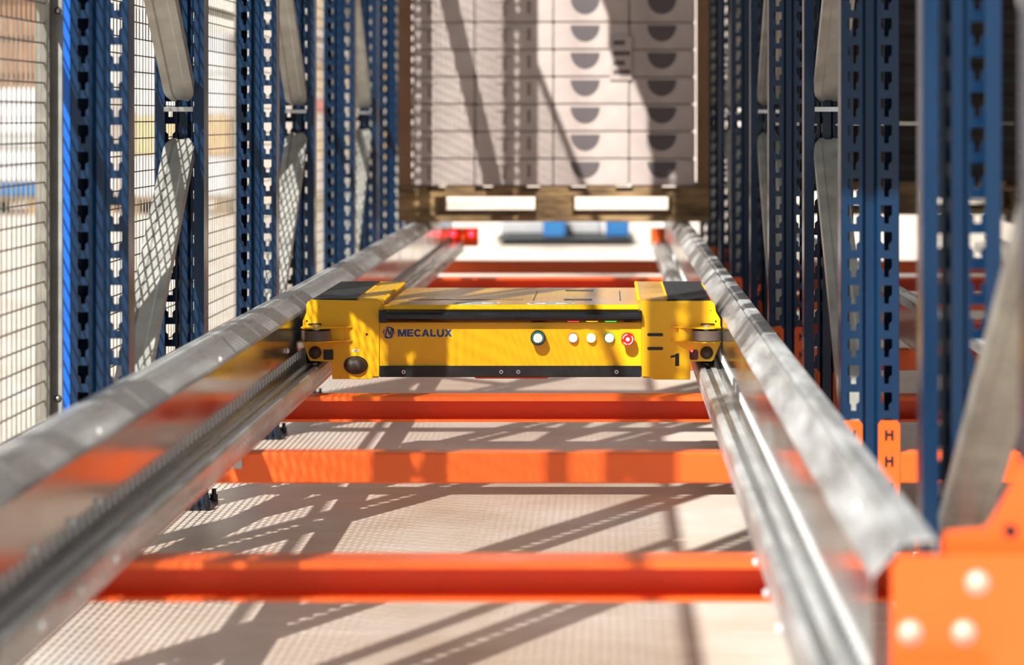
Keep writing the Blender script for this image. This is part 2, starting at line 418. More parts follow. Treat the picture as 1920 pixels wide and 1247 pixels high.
for px, py in ((1420, 1055), (1440, 1113), (1465, 1180)):
    y, s = onx(px, .202); rbolt(rr, (.201, y, CAMZ-(py-VY)/s), '-x')
for px, py in ((1362, 681), (1408, 780), (1492, 940), (1534, 1040), (1560, 1095), (1600, 1180)):
    s = (py-VY)/.55; rbolt(rr, ((px-VX)/s, F/s, Z(.5525)), 'z')

# ---------------------------------------------------------------- the shuttle
S = 855.0; YS = F/S
sx = lambda px: (px-VX)/S
sz = lambda py: CAMZ-(py-VY)/S
YR = F/772.0
sh = empty('pallet_shuttle', (sx(960), YS, sz(711)), 'yellow pallet shuttle standing on the two rails, with control buttons on its front', 'shuttle')
q = lambda pts: [(sx(a), sz(b)) for a, b in pts]
left = q([(583.5, 562), (711, 564), (716, 569), (711, 580), (711, 706), (700, 706), (696, 711), (623, 711), (622, 678), (582, 677), (578, 672), (568.6, 642), (567.5, 602), (574, 587), (574, 572), (577, 566)])
right = q([(1203, 565), (1333.5, 564), (1340, 569), (1342.7, 585), (1350.7, 598.5), (1350.7, 644), (1338, 675), (1334.6, 677.6), (1295, 678), (1294, 712), (1227, 712), (1221, 709), (1218, 707), (1203, 706)])
plates = []
for pts, nm in ((left, 'end_plate'), (right, 'end_plate')):
    bm = bmesh.new(); prism(bm, pts, YS, YS+.006, .0008); plates.append(mk(nm, bm, 'yellow', sh))
    # rear twin of the plate
    bm = bmesh.new(); prism(bm, pts, YR-.006, YR, 0); mk(nm, bm, 'yellow', sh)
# side boxes (chassis) behind the plates
for x0, x1 in ((sx(623), sx(711)), (sx(1203), sx(1294))):
    bm = bmesh.new(); box(bm, x0+.003, x1-.003, YS+.006, YR-.006, sz(709), Z(.405)); mk('chassis_box', bm, 'yellow', sh)
for x0, x1, xx0, xx1 in ((-.672, -.625, -.655, -.61), (.178, .238, .17, .225)):
    bm = bmesh.new(); box(bm, xx0, xx1, YS+.05, YR-.05, Z(.52), Z(.405)); mk('wheel_box', bm, 'darkgrey', sh)
# running wheels on the treads
for xc in (-.657, .224):
    for yy in (YS+.13, YR-.13):
        bm = bmesh.new(); cyl(bm, (xc-.014, yy, Z(.55)+.036), .036, .028, 'x', 28, bev=.002); w = mk('running_wheel', bm, 'black', sh)
# black pads and raised yellow strips on top
for (xa, xb), (ya, yb) in (((-.648, -.549), (YS+.006, YR)), ((.1315, .2255), (YS+.006, YR))):
    bm = bmesh.new(); box(bm, xa, xb, ya, yb, Z(.405), Z(.398), .002); mk('lift_pad', bm, 'pad', sh)
def strip_w_teeth(xa, xb, teeth_a, teeth_b):
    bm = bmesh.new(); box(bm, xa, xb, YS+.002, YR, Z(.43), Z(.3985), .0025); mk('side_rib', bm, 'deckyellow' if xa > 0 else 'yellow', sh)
    for xe, s_ in ((xa, teeth_a), (xb, teeth_b)):
        if not s_: continue
        bm = bmesh.new(); n = 16
        for k in range(n):
            y = YS+.03+k*(YR-YS-.06)/(n-1); box(bm, xe-.004, xe+.004, y-.008, y+.008, Z(.404), Z(.397), .0015)
        mk('rib_weld', bm, 'yellow', sh)['kind'] = 'stuff'
strip_w_teeth(-.548, -.492, True, True); strip_w_teeth(.069, .130, True, True)
# deck
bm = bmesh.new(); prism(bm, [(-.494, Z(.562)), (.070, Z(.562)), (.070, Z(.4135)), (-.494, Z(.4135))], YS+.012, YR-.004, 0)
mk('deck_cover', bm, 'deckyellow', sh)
bm = bmesh.new()
vs = [bm.verts.new(c) for c in ((-.492, YS+.012, Z(.4135)), (.069, YS+.012, Z(.4135)), (.069, YS-.001, Z(.422)), (-.492, YS-.001, Z(.422)))]
bm.faces.new(vs); o = mk('deck_front_edge', bm, 'yellow', sh); solid(o, .002)
# hatch seams, slots and decals on the deck
def deckbox(name, x0, x1, s0, s1, m, h=.0006):
    bm = bmesh.new(); box(bm, x0, x1, F/s0, F/s1, Z(.4135), Z(.4135)+h); return mk(name, bm, m, sh)
def dx(px, py): s = (py-VY)/.4135; return (px-VX)/s, s
for (px0, py0, px1, py1) in ((1000, 564, 1007, 546), (1163, 564, 1162, 546)):
    a, s0 = dx(px0, py0); b, s1 = dx(px1, py1); deckbox('hatch_seam', a-.0012, a+.0012, s0, s1, 'black')
for px0, px1, py in ((1060, 1113, 545), (1057, 1110, 562)):
    a, s0 = dx(px0, py+1.2); b, _ = dx(px1, py+1.2); _, s1 = dx(px0, py-1.2); deckbox('hatch_slot', a, b, s0, s1, 'black')
a, s0 = dx(765, 562.5); b, _ = dx(980, 562.5); _, s1 = dx(765, 561.5); deckbox('deck_scratch', a, b, s0, s1, 'brown')
for pxc, pyc, name in ((893, 569, 'round_warning_decal'), (1033, 569.5, 'round_warning_decal')):
    a, s0 = dx(pxc, pyc); y = F/s0; bm = bmesh.new(); cyl(bm, (a, y, Z(.4135)), .054, .0006, 'z', 40); d_ = mk(name, bm, 'white', sh)
    bm = bmesh.new(); r1, r2 = .048, .042
    for k in range(40):
        if k % 20 in (0, 1): continue
        t0, t1 = 2*math.pi*k/40, 2*math.pi*(k+1)/40
        z = Z(.4135)+.0009
        bm.faces.new([bm.verts.new((a+r*math.cos(t), y+r*math.sin(t), z)) for r, t in ((r1, t0), (r1, t1), (r2, t1), (r2, t0))])
    mk('decal_ring', bm, 'brown', d_)
    bm = bmesh.new(); box(bm, a-.012, a+.012, y-.006, y+.006, Z(.4135)+.0006, Z(.4135)+.0012); mk('decal_mark', bm, 'print', d_)
# front: top bumper bar, panel, bottom bar
bx0, bx1 = sx(711)+.0005, sx(1203)-.0005
bm = bmesh.new()
pts = []
for k in range(9):
    a = math.radians(100+k*160/8); pts.append((-.004+.014*math.cos(a)*1.0, (sz(581)+sz(605))/2+.0138*math.sin(a)))
pts += [(.012, sz(605)), (.012, sz(581))]
rows = [[bm.verts.new((x, YS+u, z)) for u, z in pts] for x in (bx0, bx1)]
n = len(pts)
for k in range(n): bm.faces.new((rows[0][k], rows[0][(k+1) % n], rows[1][(k+1) % n], rows[1][k]))
bm.faces.new(rows[0]); bm.faces.new(rows[1][::-1])
bar = mk('bumper_bar', bm, 'gloss', sh)
bm = bmesh.new(); box(bm, bx0, bx0+.019, YS-.019, YS, sz(604.6), sz(581.4), .003); mk('bumper_end_cap', bm, 'black', bar)
for px, m in ((1075, 'reflr'), (1110, 'refla'), (1145, 'reflg')):  # reflections of the indicator lamps, drawn as glowing strips
    bm = bmesh.new(); box(bm, sx(px-11), sx(px+11), YS-.0145, YS-.012, sz(602.8), sz(600.6), .0008)
    mk('lamp_reflection', bm, m, bar)
bm = bmesh.new(); box(bm, bx0, bx1, YS+.004, YS+.010, sz(686), sz(604)); panel = mk('front_panel', bm, 'yellow', sh)
bm = bmesh.new(); box(bm, bx0, bx1, YS-.004, YS+.010, sz(707), sz(686), .0012); lower = mk('lower_bar', bm, 'black', sh)
for px in (757, 940, 972, 1156):
    bm = bmesh.new(); cyl(bm, (sx(px), YS-.004, sz(697)), .0042, -.0018, 'y', 16); sc_ = mk('screw', bm, 'steel', lower)
    bm = bmesh.new(); cyl(bm, (sx(px), YS-.0058, sz(697)), .0024, -.0006, 'y', 6); mk('socket', bm, 'black', sc_)
bm = bmesh.new(); prism(bm, q([(888, 706.5), (1030, 706.5), (1026, 711), (892, 711)]), YS+.012, YS+.09); mk('belly_plate', bm, 'orange', sh)
# buttons on the panel
yp = YS+.004
def knob(name, px, py, r_px, h, m, parent=panel, y=None, bev=.001, seg=28):
    y = yp if y is None else y
    bm = bmesh.new(); cyl(bm, (sx(px), y, sz(py)), r_px/S, -h, 'y', seg, bev=bev); return mk(name, bm, m, parent, True if False else False)
k1 = knob('selector_button', 1009, 632.5, 14, .024, 'gloss')
knob('button_ring', 1009, 632.5, 11.8, .0015, 'teal', k1, yp-.024, .0004)
knob('button_ring', 1009, 632.5, 10.2, .0025, 'gloss', k1, yp-.024, .0004)
knob('button_lens', 1009, 632.5, 8.8, .0045, 'white', k1, yp-.024)
for px, m, lens in ((1074.5, 'red', 'lampw'), (1108.5, 'amber', 'lampw'), (1142.5, 'green', 'lampg')):
    k = knob('indicator_lamp', px, 633.5, 9.3, .006, m); knob('lamp_lens', px, 633.5, 7.8, .004, lens, k, yp-.006)
k = knob('emergency_stop', 1177, 635, 8, .016, 'gloss'); knob('stop_mushroom', 1177, 635, 12.3, .012, 'red', k, yp-.014, .003)
knob('stop_centre', 1177, 635, 3.6, .001, 'white', k, yp-.026, .0002)
bm = bmesh.new()
for t0, t1 in ((95, 175), (-85, 40), (215, 262)):
    n = 8
    for j in range(n):
        ta, tb = math.radians(t0+(t1-t0)*j/n), math.radians(t0+(t1-t0)*(j+1)/n)
        bm.faces.new([bm.verts.new((sx(1177)+r*math.cos(t)/S, yp-.0266, sz(635)+r*math.sin(t)/S)) for r, t in ((10.2, ta), (10.2, tb), (8.4, tb), (8.4, ta))])
mk('stop_arrows', bm, 'white', k)
# lettering, drawn as solid polygons in a 10 x 10 cell
def ring(cx_, cy_, ro, ri, a0, a1, n=12, sxx=1.0):
    A = [math.radians(a0+(a1-a0)*k/n) for k in range(n+1)]
    return [(cx_+ro*sxx*math.cos(a), cy_+ro*math.sin(a)) for a in A]+[(cx_+ri*sxx*.92*math.cos(a), cy_+ri*math.sin(a)) for a in A[::-1]]
GL = {'M': (11.5, [[(0, 0), (2.6, 0), (2.6, 10), (0, 10)], [(8.9, 0), (11.5, 0), (11.5, 10), (8.9, 10)], [(0.6, 10), (3.6, 10), (6.9, 0), (4.6, 0)], [(7.9, 10), (10.9, 10), (6.9, 0), (4.6, 0)]]),
      'E': (8.2, [[(0, 0), (2.6, 0), (2.6, 10), (0, 10)], [(2.6, 0), (8.2, 0), (8.2, 2.2), (2.6, 2.2)], [(2.6, 3.9), (7.7, 3.9), (7.7, 6), (2.6, 6)], [(2.6, 7.8), (8, 7.8), (8, 10), (2.6, 10)]]),
      'C': (9.8, [ring(5.2, 5, 5.2, 2.8, 38, 322, 16)]),
      'A': (10.4, [[(0, 0), (2.7, 0), (6.6, 10), (3.8, 10)], [(10.4, 0), (7.7, 0), (3.8, 10), (6.6, 10)], [(2.2, 2), (8.2, 2), (7.5, 3.9), (2.9, 3.9)]]),
      'L': (7.8, [[(0, 0), (2.6, 0), (2.6, 10), (0, 10)], [(2.6, 0), (7.8, 0), (7.8, 2.2), (2.6, 2.2)]]),
      'U': (9.6, [[(0, 4), (2.6, 4), (2.6, 10), (0, 10)], [(7, 4), (9.6, 4), (9.6, 10), (7, 10)], ring(4.8, 4, 4.8, 2.2, 180, 360, 12)]),
      'X': (10.2, [[(0, 0), (3.1, 0), (10, 10), (6.9, 10)], [(7.1, 0), (10.2, 0), (3.3, 10), (.2, 10)]])}
def letter(polys, x, zb, kx, kz, y, m, parent, name='letter'):
    bm = bmesh.new()
    for i, pts in enumerate(polys): prism(bm, [(x+u*kx, zb+v*kz) for u, v in pts], y-.0005-.00003*i, y)
    return mk(name, bm, m, parent)
word = 'MECALUX'; gap = 1.0; KERN = {'C': -.5, 'A': .1, 'U': -.4}
tot = sum(GL[c][0]+gap+KERN.get(c, 0) for c in word)-gap
kx = (sx(847.5)-sx(745.5))/tot; kz = 13.6/S/10; u = 0
for c in word:
    letter(GL[c][1], sx(745.5)+u*kx, sz(631.4), kx, kz, yp, 'logo', panel); u += GL[c][0]+gap+KERN.get(c, 0)
letter([[(4, 0), (7.2, 0), (7.2, 10), (5, 10), (4, 7)], [(.4, 6.3), (4, 7.2), (5.0, 10), (3.6, 8.8), (.4, 8.1)]], sx(1256.5), sz(686.2), 2.35/S, 2.35/S, YS, 'gloss', plates[1], 'number')
# emblem: disc with the folded M ribbon
def flat(name, polys, y, m, parent, t=.0006):
    bm = bmesh.new()
    for pts in polys: prism(bm, [(sx(a), sz(b)) for a, b in pts], y-t, y)
    return mk(name, bm, m, parent)
cx, cy, R = 729, 624, 11.2
def arc(a0, a1, r0, r1, n=10):
    A = [math.radians(a0+(a1-a0)*k/n) for k in range(n+1)]
    return [(cx+r0*math.cos(a), cy-r0*math.sin(a)) for a in A]+[(cx+r1*math.cos(a), cy-r1*math.sin(a)) for a in A[::-1]]
emb = flat('emblem', [arc(18, 120, R, R-2.2), arc(140, 190, R, R-1.8), arc(-10, 8, R, R-1.8), [(720.5, 633), (724, 617), (726.5, 617), (724.2, 630), (727, 632), (731, 632), (736, 616), (738.5, 618), (735.5, 633), (731, 635), (724, 635)],
                      [(725, 616), (728, 615), (731.5, 627), (729.5, 630)], [(733.5, 614), (735.5, 615.5), (731.5, 628), (730, 626)]], yp, 'logo', panel)
flat('emblem_side_arcs', [[(718.6, 629), (722, 619), (723, 620), (720.3, 631)], [(736.5, 632), (740, 622), (740, 628)]], yp, 'orange', emb)  # orange side arcs of the emblem print
# details of the end plates
def plate_dome(px, py, rx, ry, h, pi, name='bumper_stop', m='gloss'):
    bm = bmesh.new(); dome(bm, (sx(px), YS-.0025, sz(py)), rx/S, ry/S, h, 28, 6)
    o = mk(name, bm, m, plates[pi], True)
    bm = bmesh.new()
    A = [2*math.pi*k/28 for k in range(28)]
    r0 = [bm.verts.new((sx(px)+(rx+1.6)/S*math.cos(a), YS-.003, sz(py)+(ry+1.6)/S*math.sin(a))) for a in A]
    r1 = [bm.verts.new((sx(px)+(rx+1.6)/S*math.cos(a), YS, sz(py)+(ry+1.6)/S*math.sin(a))) for a in A]
    bm.faces.new(r0)
    for k in range(28): bm.faces.new((r0[k], r0[(k+1) % 28], r1[(k+1) % 28], r1[k]))
    mk('stop_rim', bm, 'black', o)
M['rubber2'] = mat('worn_brown_rubber', (0.045, 0.030, 0.022), 0.5, var=0.3, scale=60)
plate_dome(591, 661, 10.5, 10.5, .010, 0, m='rubber2'); plate_dome(1325, 661.5, 10.5, 10.5, .010, 1, m='rubber2')
plate_dome(667, 684.5, 21, 15.5, .016, 0, 'oval_buffer', 'rubber2')
bm = bmesh.new(); box(bm, sx(606.5), sx(625), YS-.003, YS, sz(674.5), sz(655.5), .001); mk('sensor_window', bm, 'black', plates[0])
bm = bmesh.new(); box(bm, sx(1293), sx(1309), YS-.003, YS, sz(674.5), sz(656), .002); sw = mk('sensor_window', bm, 'laser', plates[1])
bm = bmesh.new(); cyl(bm, (sx(1297), YS-.003, sz(657.8)), 2.0/S, -.001, 'y', 12); mk('laser_dot', bm, 'ledr', sw)
for py0, py1 in ((624.5, 630.5), (650.5, 656.5)):
    x0, x1, r = sx(1213.5), sx(1243.5), 3/S; zc = (sz(py0)+sz(py1))/2
    pts = [(x1-r+r*math.cos(a), zc+r*math.sin(a)) for a in [math.radians(-90+22.5*k) for k in range(9)]]+[(x0+r+r*math.cos(a), zc+r*math.sin(a)) for a in [math.radians(90+22.5*k) for k in range(9)]]
    bm = bmesh.new(); prism(bm, pts, YS-.0006, YS); mk('slot', bm, 'black', plates[1])
for px, py, r, pi in ((687.5, 627, 2.3, 0), (575.5, 602, 2, 0), (1342, 602.5, 1.8, 1), (599, 576, .9, 0), (1333, 582, .9, 1)):
    bm = bmesh.new(); cyl(bm, (sx(px), YS, sz(py)), r/S, -.0006, 'y', 12); mk('hole', bm, 'black', plates[pi])
bm = bmesh.new(); box(bm, sx(660), sx(673), YS-.0006, YS, sz(659.5), sz(655.8)); lb = mk('white_sticker', bm, 'white', plates[0])
bm = bmesh.new(); box(bm, sx(663.5), sx(670), YS-.0009, YS-.0006, sz(658.3), sz(657)); mk('sticker_print', bm, 'print', lb)
for (xa, xb), pi in (((577.5, 603), 0), ((1314, 1340), 1)):
    bm = bmesh.new(); box(bm, sx(xa), sx(xb), YS-.004, YS, sz(609.5), sz(606.3), .001); mk('slot', bm, 'black', plates[pi])
# guide roller brackets: two curved shelves and a roller between them
for side, xo, xi, pi in ((1, 567.2, 660, 0), (-1, 1351, 1257, 1)):
    for py, t in ((611.5, .0025), (637.2, .0025)):
        z = sz(py); X0, X1 = sx(xo), sx(xi); w = X1-X0; bm = bmesh.new()
        pts = [(X0, 0), (X0, -.035), (X0+.14*w, -.056), (X0+.34*w, -.060), (X0+.55*w, -.045), (X0+.75*w, -.018), (X1, -.004), (X1, 0)]
        f0 = [bm.verts.new((x, YS+y, z)) for x, y in pts]; f = bm.faces.new(f0)
        r = bmesh.ops.extrude_face_region(bm, geom=[f])
        for g in r['geom']:
            if isinstance(g, bmesh.types.BMVert): g.co.z -= t
        mk('roller_shelf', bm, 'yellow', plates[pi])
    xc = sx(595) if side == 1 else sx(1324); bm = bmesh.new()
    cyl(bm, (xc, YS-.030, sz(637)), .0325, sz(617.5)-sz(637), 'z', 36, bev=.0015)
    g = mk('guide_roller', bm, 'roller', plates[pi])
    bm = bmesh.new(); cyl(bm, (xc, YS-.030, sz(637)-.002), .008, sz(611)-sz(637)+.006, 'z', 14); mk('axle', bm, 'steel', g)
    # gusset between the shelves
    bm = bmesh.new(); xa = sx(620) if side == 1 else sx(1298)
    box(bm, min(xa, xa+side*.03), max(xa, xa+side*.03), YS-.012, YS, sz(637), sz(613.5)); mk('gusset', bm, 'yellow', plates[pi])

# ---------------------------------------------------------------- rail end stops at the far end, bracket at the near end
def end_stop(x0, x1, label):
    yy = RY1+.006; r = empty('end_stop', ((x0+x1)/2, yy, Z(.56)), label, 'end stop', 'orange end stops at the far rail ends')
    bm = bmesh.new(); box(bm, x0, x1, yy, yy+.006, Z(.57), Z(.492), .002); mk('stop_plate', bm, 'orange', r)
    bm = bmesh.new(); box(bm, x0+.012, x1-.004, yy+.006, yy+.05, Z(.548), Z(.543)); mk('stop_foot', bm, 'steel', r)
    bm = bmesh.new(); box(bm, x0, x1, yy, yy+.03, Z(.493), Z(.488)); mk('top_lip', bm, 'steel', r)
    return r
e = end_stop(-.745, -.57, 'orange end stop with two red reflectors made to glow at the far end of the left rail')
for px in (848, 882):
    bm = bmesh.new(); cyl(bm, ((px-VX)/427, RY1+.001, Z(.515)), .010, -.008, 'y', 16); mk('red_reflector', bm, 'ledr', e)  # red reflectors, their reflected light put in as emission
end_stop(.192, .30, 'orange end stop at the far end of the right rail')

br = empty('corner_bracket', (.36, 2.78, Z(.6)), 'large blurred orange bracket with round bolts in the bottom right corner', 'bracket')
yb_ = 2.795
bm = bmesh.new(); prism(bm, [(.270, Z(.64)), (.270, Z(.428)), (.276, Z(.420)), (.286, Z(.417)), (.56, Z(.417)), (.56, Z(.64))], yb_-.006, yb_, .001); mk('face_plate', bm, 'orange', br)
bm = bmesh.new(); prism(bm, [(.325, Z(.417)), (.328, Z(.402)), (.366, Z(.399)), (.372, Z(.392)), (.405, Z(.335)), (.44, Z(.30)), (.56, Z(.30)), (.56, Z(.417))], yb_+.05, yb_+.056, .001); mk('gusset_plate', bm, 'orange', br)
bm = bmesh.new(); box(bm, .325, .56, yb_, yb_+.056, Z(.422), Z(.417)); mk('top_flange', bm, 'orange', br)
bm = bmesh.new(); box(bm, .272, .363, yb_-.055, yb_-.006, Z(.522), Z(.516), .001); mk('lower_flange', bm, 'orange', br)
for px, py in ((1828, 1087), (1703, 1180), (1803, 1180)):
    p = P(px, py, 1960); bm = bmesh.new(); dome(bm, (p.x, yb_-.007, p.z), .0095, .0095, .007, 20, 5); bb = mk('bolt_head', bm, 'boltcream', br, True)
    bm = bmesh.new(); cyl(bm, (p.x, yb_-.006, p.z), .0115, -.0015, 'y', 24); mk('washer', bm, 'steel', bb)
p = P(1905, 1030, 1960); bm = bmesh.new(); cyl(bm, (p.x, yb_+.05, p.z+.012), .007, -.001, 'y', 16); mk('hole', bm, 'black', br)

# ---------------------------------------------------------------- wire mesh guard on the left
XM = -1.03
WT = 2.9
def mesh_panel(y0, y1, label):
    r = empty('mesh_panel', (XM, (y0+y1)/2, 0), label, 'mesh guard', 'wire mesh guard panels')
    bm = bmesh.new(); t = .0014
    y = y0+.02
    while y < y1-.01:
        j = random.uniform(-.002, .002); box(bm, XM-t, XM+t, y+j-t, y+j+t, .04, WT); y += .0425
    z = .06
    while z < WT:
        box(bm, XM+t, XM+3*t, y0+.012, y1-.012, z-t, z+t); z += .0362
    mk('wire_grid', bm, 'wire', r)['kind'] = 'stuff'
    for ya, yb in ((y0, y0+.012), (y1-.012, y1)):
        bm = bmesh.new(); box(bm, XM-.012, XM+.012, ya, yb, .03, WT+.01); mk('edge_bar', bm, 'wire', r)
    for za, zb in ((.03, .045), (WT, WT+.015)):
        bm = bmesh.new(); box(bm, XM-.012, XM+.012, y0, y1, za, zb); mk('edge_bar', bm, 'wire', r)
    return r
mesh_panel(.6, 2.98, 'near wire mesh panel beside the camera, just left of the view')
mesh_panel(3.01, 5.36, 'sharpest wire mesh panel at the left photo edge, left of the grey angle post')
mesh_panel(5.46, 8.2, 'wire mesh panel seen between and behind the first pair of left uprights')
mesh_panel(8.24, 11.0, 'blurred wire mesh panel behind the second pair of left uprights')
mesh_panel(11.04, 13.4, 'farthest wire mesh panel, seen just left of the third pair of uprights')
bm = bmesh.new(); cyl(bm, (XM-.032, 3.0, 1.115), .0125, 10.4, 'y', 16); t_ = mk('guard_tube', bm, 'wire', None, True, origin=(XM-.032, 3.0, 1.115))
tag(t_, 'horizontal grey tube running along the mesh guard near the top left', 'tube')
# grey angle post of the guard
yq = F*1.0/1012
gp = empty('guard_post', (-1.02, yq, 0), 'galvanised angle post of the mesh guard, left of the largest blue upright', 'guard post')
bm = bmesh.new(); box(bm, -1.030, -1.006, yq, yq+.003, 0, WT); mk('angle_face', bm, 'brace', gp)
bm = bmesh.new(); box(bm, -1.033, -1.030, yq-.03, yq+.003, 0, WT); mk('angle_side', bm, 'wire', gp)
for py in (20, 747):
    bm = bmesh.new(); p = P(105, py, 1012); dome(bm, (-1.018, yq-.001, p.z), .005, .005, .005, 14, 4); mk('bolt', bm, 'steel', gp, True)
    bm = bmesh.new(); cyl(bm, (-1.018, yq, p.z), .0068, -.001, 'y', 18); mk('washer', bm, 'black', gp)
bm = bmesh.new(); box(bm, -.973, -.9605, DEP[2]+.005, DEP[2]+.008, .02, WT); t_ = mk('side_strip', bm, 'litblue', None, origin=(-.98, DEP[2], 0.02))
tag(t_, 'narrow blue strip coloured as sunlit, along the outer edge of the largest left upright', 'trim')
bm = bmesh.new(); yy = F*1.04/1052; box(bm, -1.045, -1.037, yy, yy+.004, .0, WT); t_ = mk('guard_strip', bm, 'litblue', None, origin=(-1.04, yy, 0))
tag(t_, 'very thin blue strip coloured as sunlit, behind the mesh, left of the grey angle post', 'trim')

# ---------------------------------------------------------------- pallet with cartons at the end of the lane
def pallet(x0, x1, y0, y1, zb, label, group=None):
    r = empty('wooden_pallet', ((x0+x1)/2, (y0+y1)/2, zb), label, 'pallet', group)
    w = x1-x0; zt = zb+.136
    nb = 3
    for (a, b) in ((y0, y0+.1), ((y0+y1)/2-.06, (y0+y1)/2+.06), (y1-.1, y1)):
        for (c, d) in ((x0, x0+.145), ((x0+x1)/2-.0725, (x0+x1)/2+.0725), (x1-.145, x1)):
            bm = bmesh.new(); box(bm, c, d, a, b, zb+.022, zb+.096, .003); mk('block', bm, 'wood', r)
    for (a, b) in ((y0, y0+.1), ((y0+y1)/2-.06, (y0+y1)/2+.06), (y1-.1, y1)):
        bm = bmesh.new(); box(bm, x0, x1, a, b, zb, zb+.022, .002); mk('bottom_board', bm, 'wood', r)
        bm = bmesh.new(); box(bm, x0, x1, a, b, zb+.096, zb+.116, .002); mk('stringer_board', bm, 'wood', r)
    n = 7; bw = .115
    for k in range(n):
        c = x0+bw/2+(w-bw)*k/(n-1); bm = bmesh.new(); box(bm, c-bw/2, c+bw/2, y0, y1, zb+.116, zt, .002); mk('deck_board', bm, 'wood', r)
    return r
SPL = 487; YP = F/SPL
px0, px1 = (746-VX)/SPL, (1331-VX)/SPL
pallet(px0, px1, YP, YP+.8, Z(.402), 'wooden pallet carrying the pale carton stack at the end of the lane')
ztop = Z(.402)+.137
cols = [(774, 889.6), (891.2, 1037), (1038.8, 1179.2), (1181, 1304)]
colw = ['leftmost column', 'second column from left', 'third column with half-moon prints', 'rightmost column']
roww = ['bottom row', 'second row up', 'third row up', 'fourth row up', 'fifth row up', 'sixth row up', 'seventh row up', 'eighth row up']
rh = .1053
half = [(math.cos(math.radians(180+12*k)), math.sin(math.radians(180+12*k))) for k in range(16)]
for r_ in range(8):
    for c_, (a, b) in enumerate(cols):
        x0, x1 = (a-VX)/SPL, (b-VX)/SPL; z0 = ztop+r_*rh+.001; z1 = z0+rh-.003
        jy = YP+.012+random.uniform(0, .004)
        kind = 'with a dark half-moon print' if c_ > 1 else 'with faint brown print'
        bm = bmesh.new(); box(bm, x0, x1, jy, jy+.39, z0, z1, .0035)
        o = mk('carton', bm, 'carton', None, origin=((x0+x1)/2, jy+.195, z0))
        tag(o, f'pale carton, {colw[c_]}, {roww[r_]} of far stack', 'carton', 'pale cartons on the far pallet')
        if c_ > 1:
            xc = ((1097 if c_ == 2 else 1241)-VX)/SPL; R = 27.5/SPL
            bm = bmesh.new(); prism(bm, [(xc+R*u, z1-.010+R*1.12*v) for u, v in half], jy-.0008, jy); mk('printed_mark', bm, 'print', o)
            if c_ == 3 and r_ in (4, 5):
                pass
        else:
            xc = ((803 if c_ == 0 else 944)-VX)/SPL; bm = bmesh.new()
            prism(bm, [(xc-.030, z1-.023), (xc-.030, z1-.030), (xc-.004, z1-.030), (xc-.004, z1-.078), (xc+.010, z1-.078), (xc+.010, z1-.030), (xc+.026, z1-.030), (xc+.026, z1-.023)], jy-.0008, jy)
            mk('printed_mark', bm, 'print2', o)
            if c_ == 1:
                bm = bmesh.new(); box(bm, xc+.09, xc+.105, jy-.0008, jy, z1-.070, z1-.020); mk('printed_mark', bm, 'print2', o)
bm = bmesh.new(); box(bm, (775-VX)/SPL, (1303-VX)/SPL, YP+.41, YP+.415, ztop+.001, ztop+8*rh); o = mk('light_block_sheet', bm, 'brown', None, origin=(-.2, YP+.41, ztop))  # added sheet, stops light leaking through the carton gaps
tag(o, 'brown sheet added unseen behind the front row of pale cartons to block light', 'sheet')
# stretched shipping label with dark lines, across two cartons
lab = empty('shipping_label', (P(1165, 135, SPL).x, YP+.008, P(1165, 150, SPL).z), 'small shipping label with dark print stuck between the half-moon prints', 'label')
for k, py in enumerate((80, 100, 118, 135)):
    bm = bmesh.new(); a = P(1150, py, SPL); box(bm, a.x, a.x+.045+.02*(k % 2), YP+.006, YP+.0065, a.z-.009, a.z+.009); mk('label_print', bm, 'print', lab)
bm = bmesh.new(); a = P(1143, 68, SPL); b = P(1185, 150, SPL); box(bm, a.x, b.x, YP+.0066, YP+.0115, b.z, a.z); mk('label_sheet', bm, 'carton', lab)
for a, b, w in ((746, 772, 'left'), (1306, 1330, 'right')):
    bm = bmesh.new(); x0, x1 = (a-VX)/SPL, (b-VX)/SPL; box(bm, x0, x1, YP+.008, YP+.012, ztop+.001, ztop+8*rh)
    xs = x0 if w == 'left' else x1-.004; box(bm, xs, xs+.004, YP+.012, YP+.40, ztop+.001, ztop+8*rh)
    o = mk('edge_protector', bm, 'brown', None, origin=(x0, YP+.008, ztop)); tag(o, f'tall brown cardboard strip along the {w} edge of the far carton stack', 'edge protector')

# next lane load, its shade put into the dark carton colour
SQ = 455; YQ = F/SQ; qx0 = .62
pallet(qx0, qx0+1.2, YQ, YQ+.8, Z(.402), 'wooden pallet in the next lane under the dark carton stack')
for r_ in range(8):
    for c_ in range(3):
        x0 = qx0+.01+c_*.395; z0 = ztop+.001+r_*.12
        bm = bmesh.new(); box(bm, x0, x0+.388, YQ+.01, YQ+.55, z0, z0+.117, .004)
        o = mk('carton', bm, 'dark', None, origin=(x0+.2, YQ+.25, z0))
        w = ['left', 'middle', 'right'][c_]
        tag(o, f'brown carton in the next lane, coloured dark as in shade, {w} column, {roww[r_]}', 'carton', 'dark cartons in the next lane')
        bm = bmesh.new(); box(bm, x0+.01, x0+.378, YQ+.0085, YQ+.01, z0+.05, z0+.062); mk('tape', bm, 'darkgrey', o)

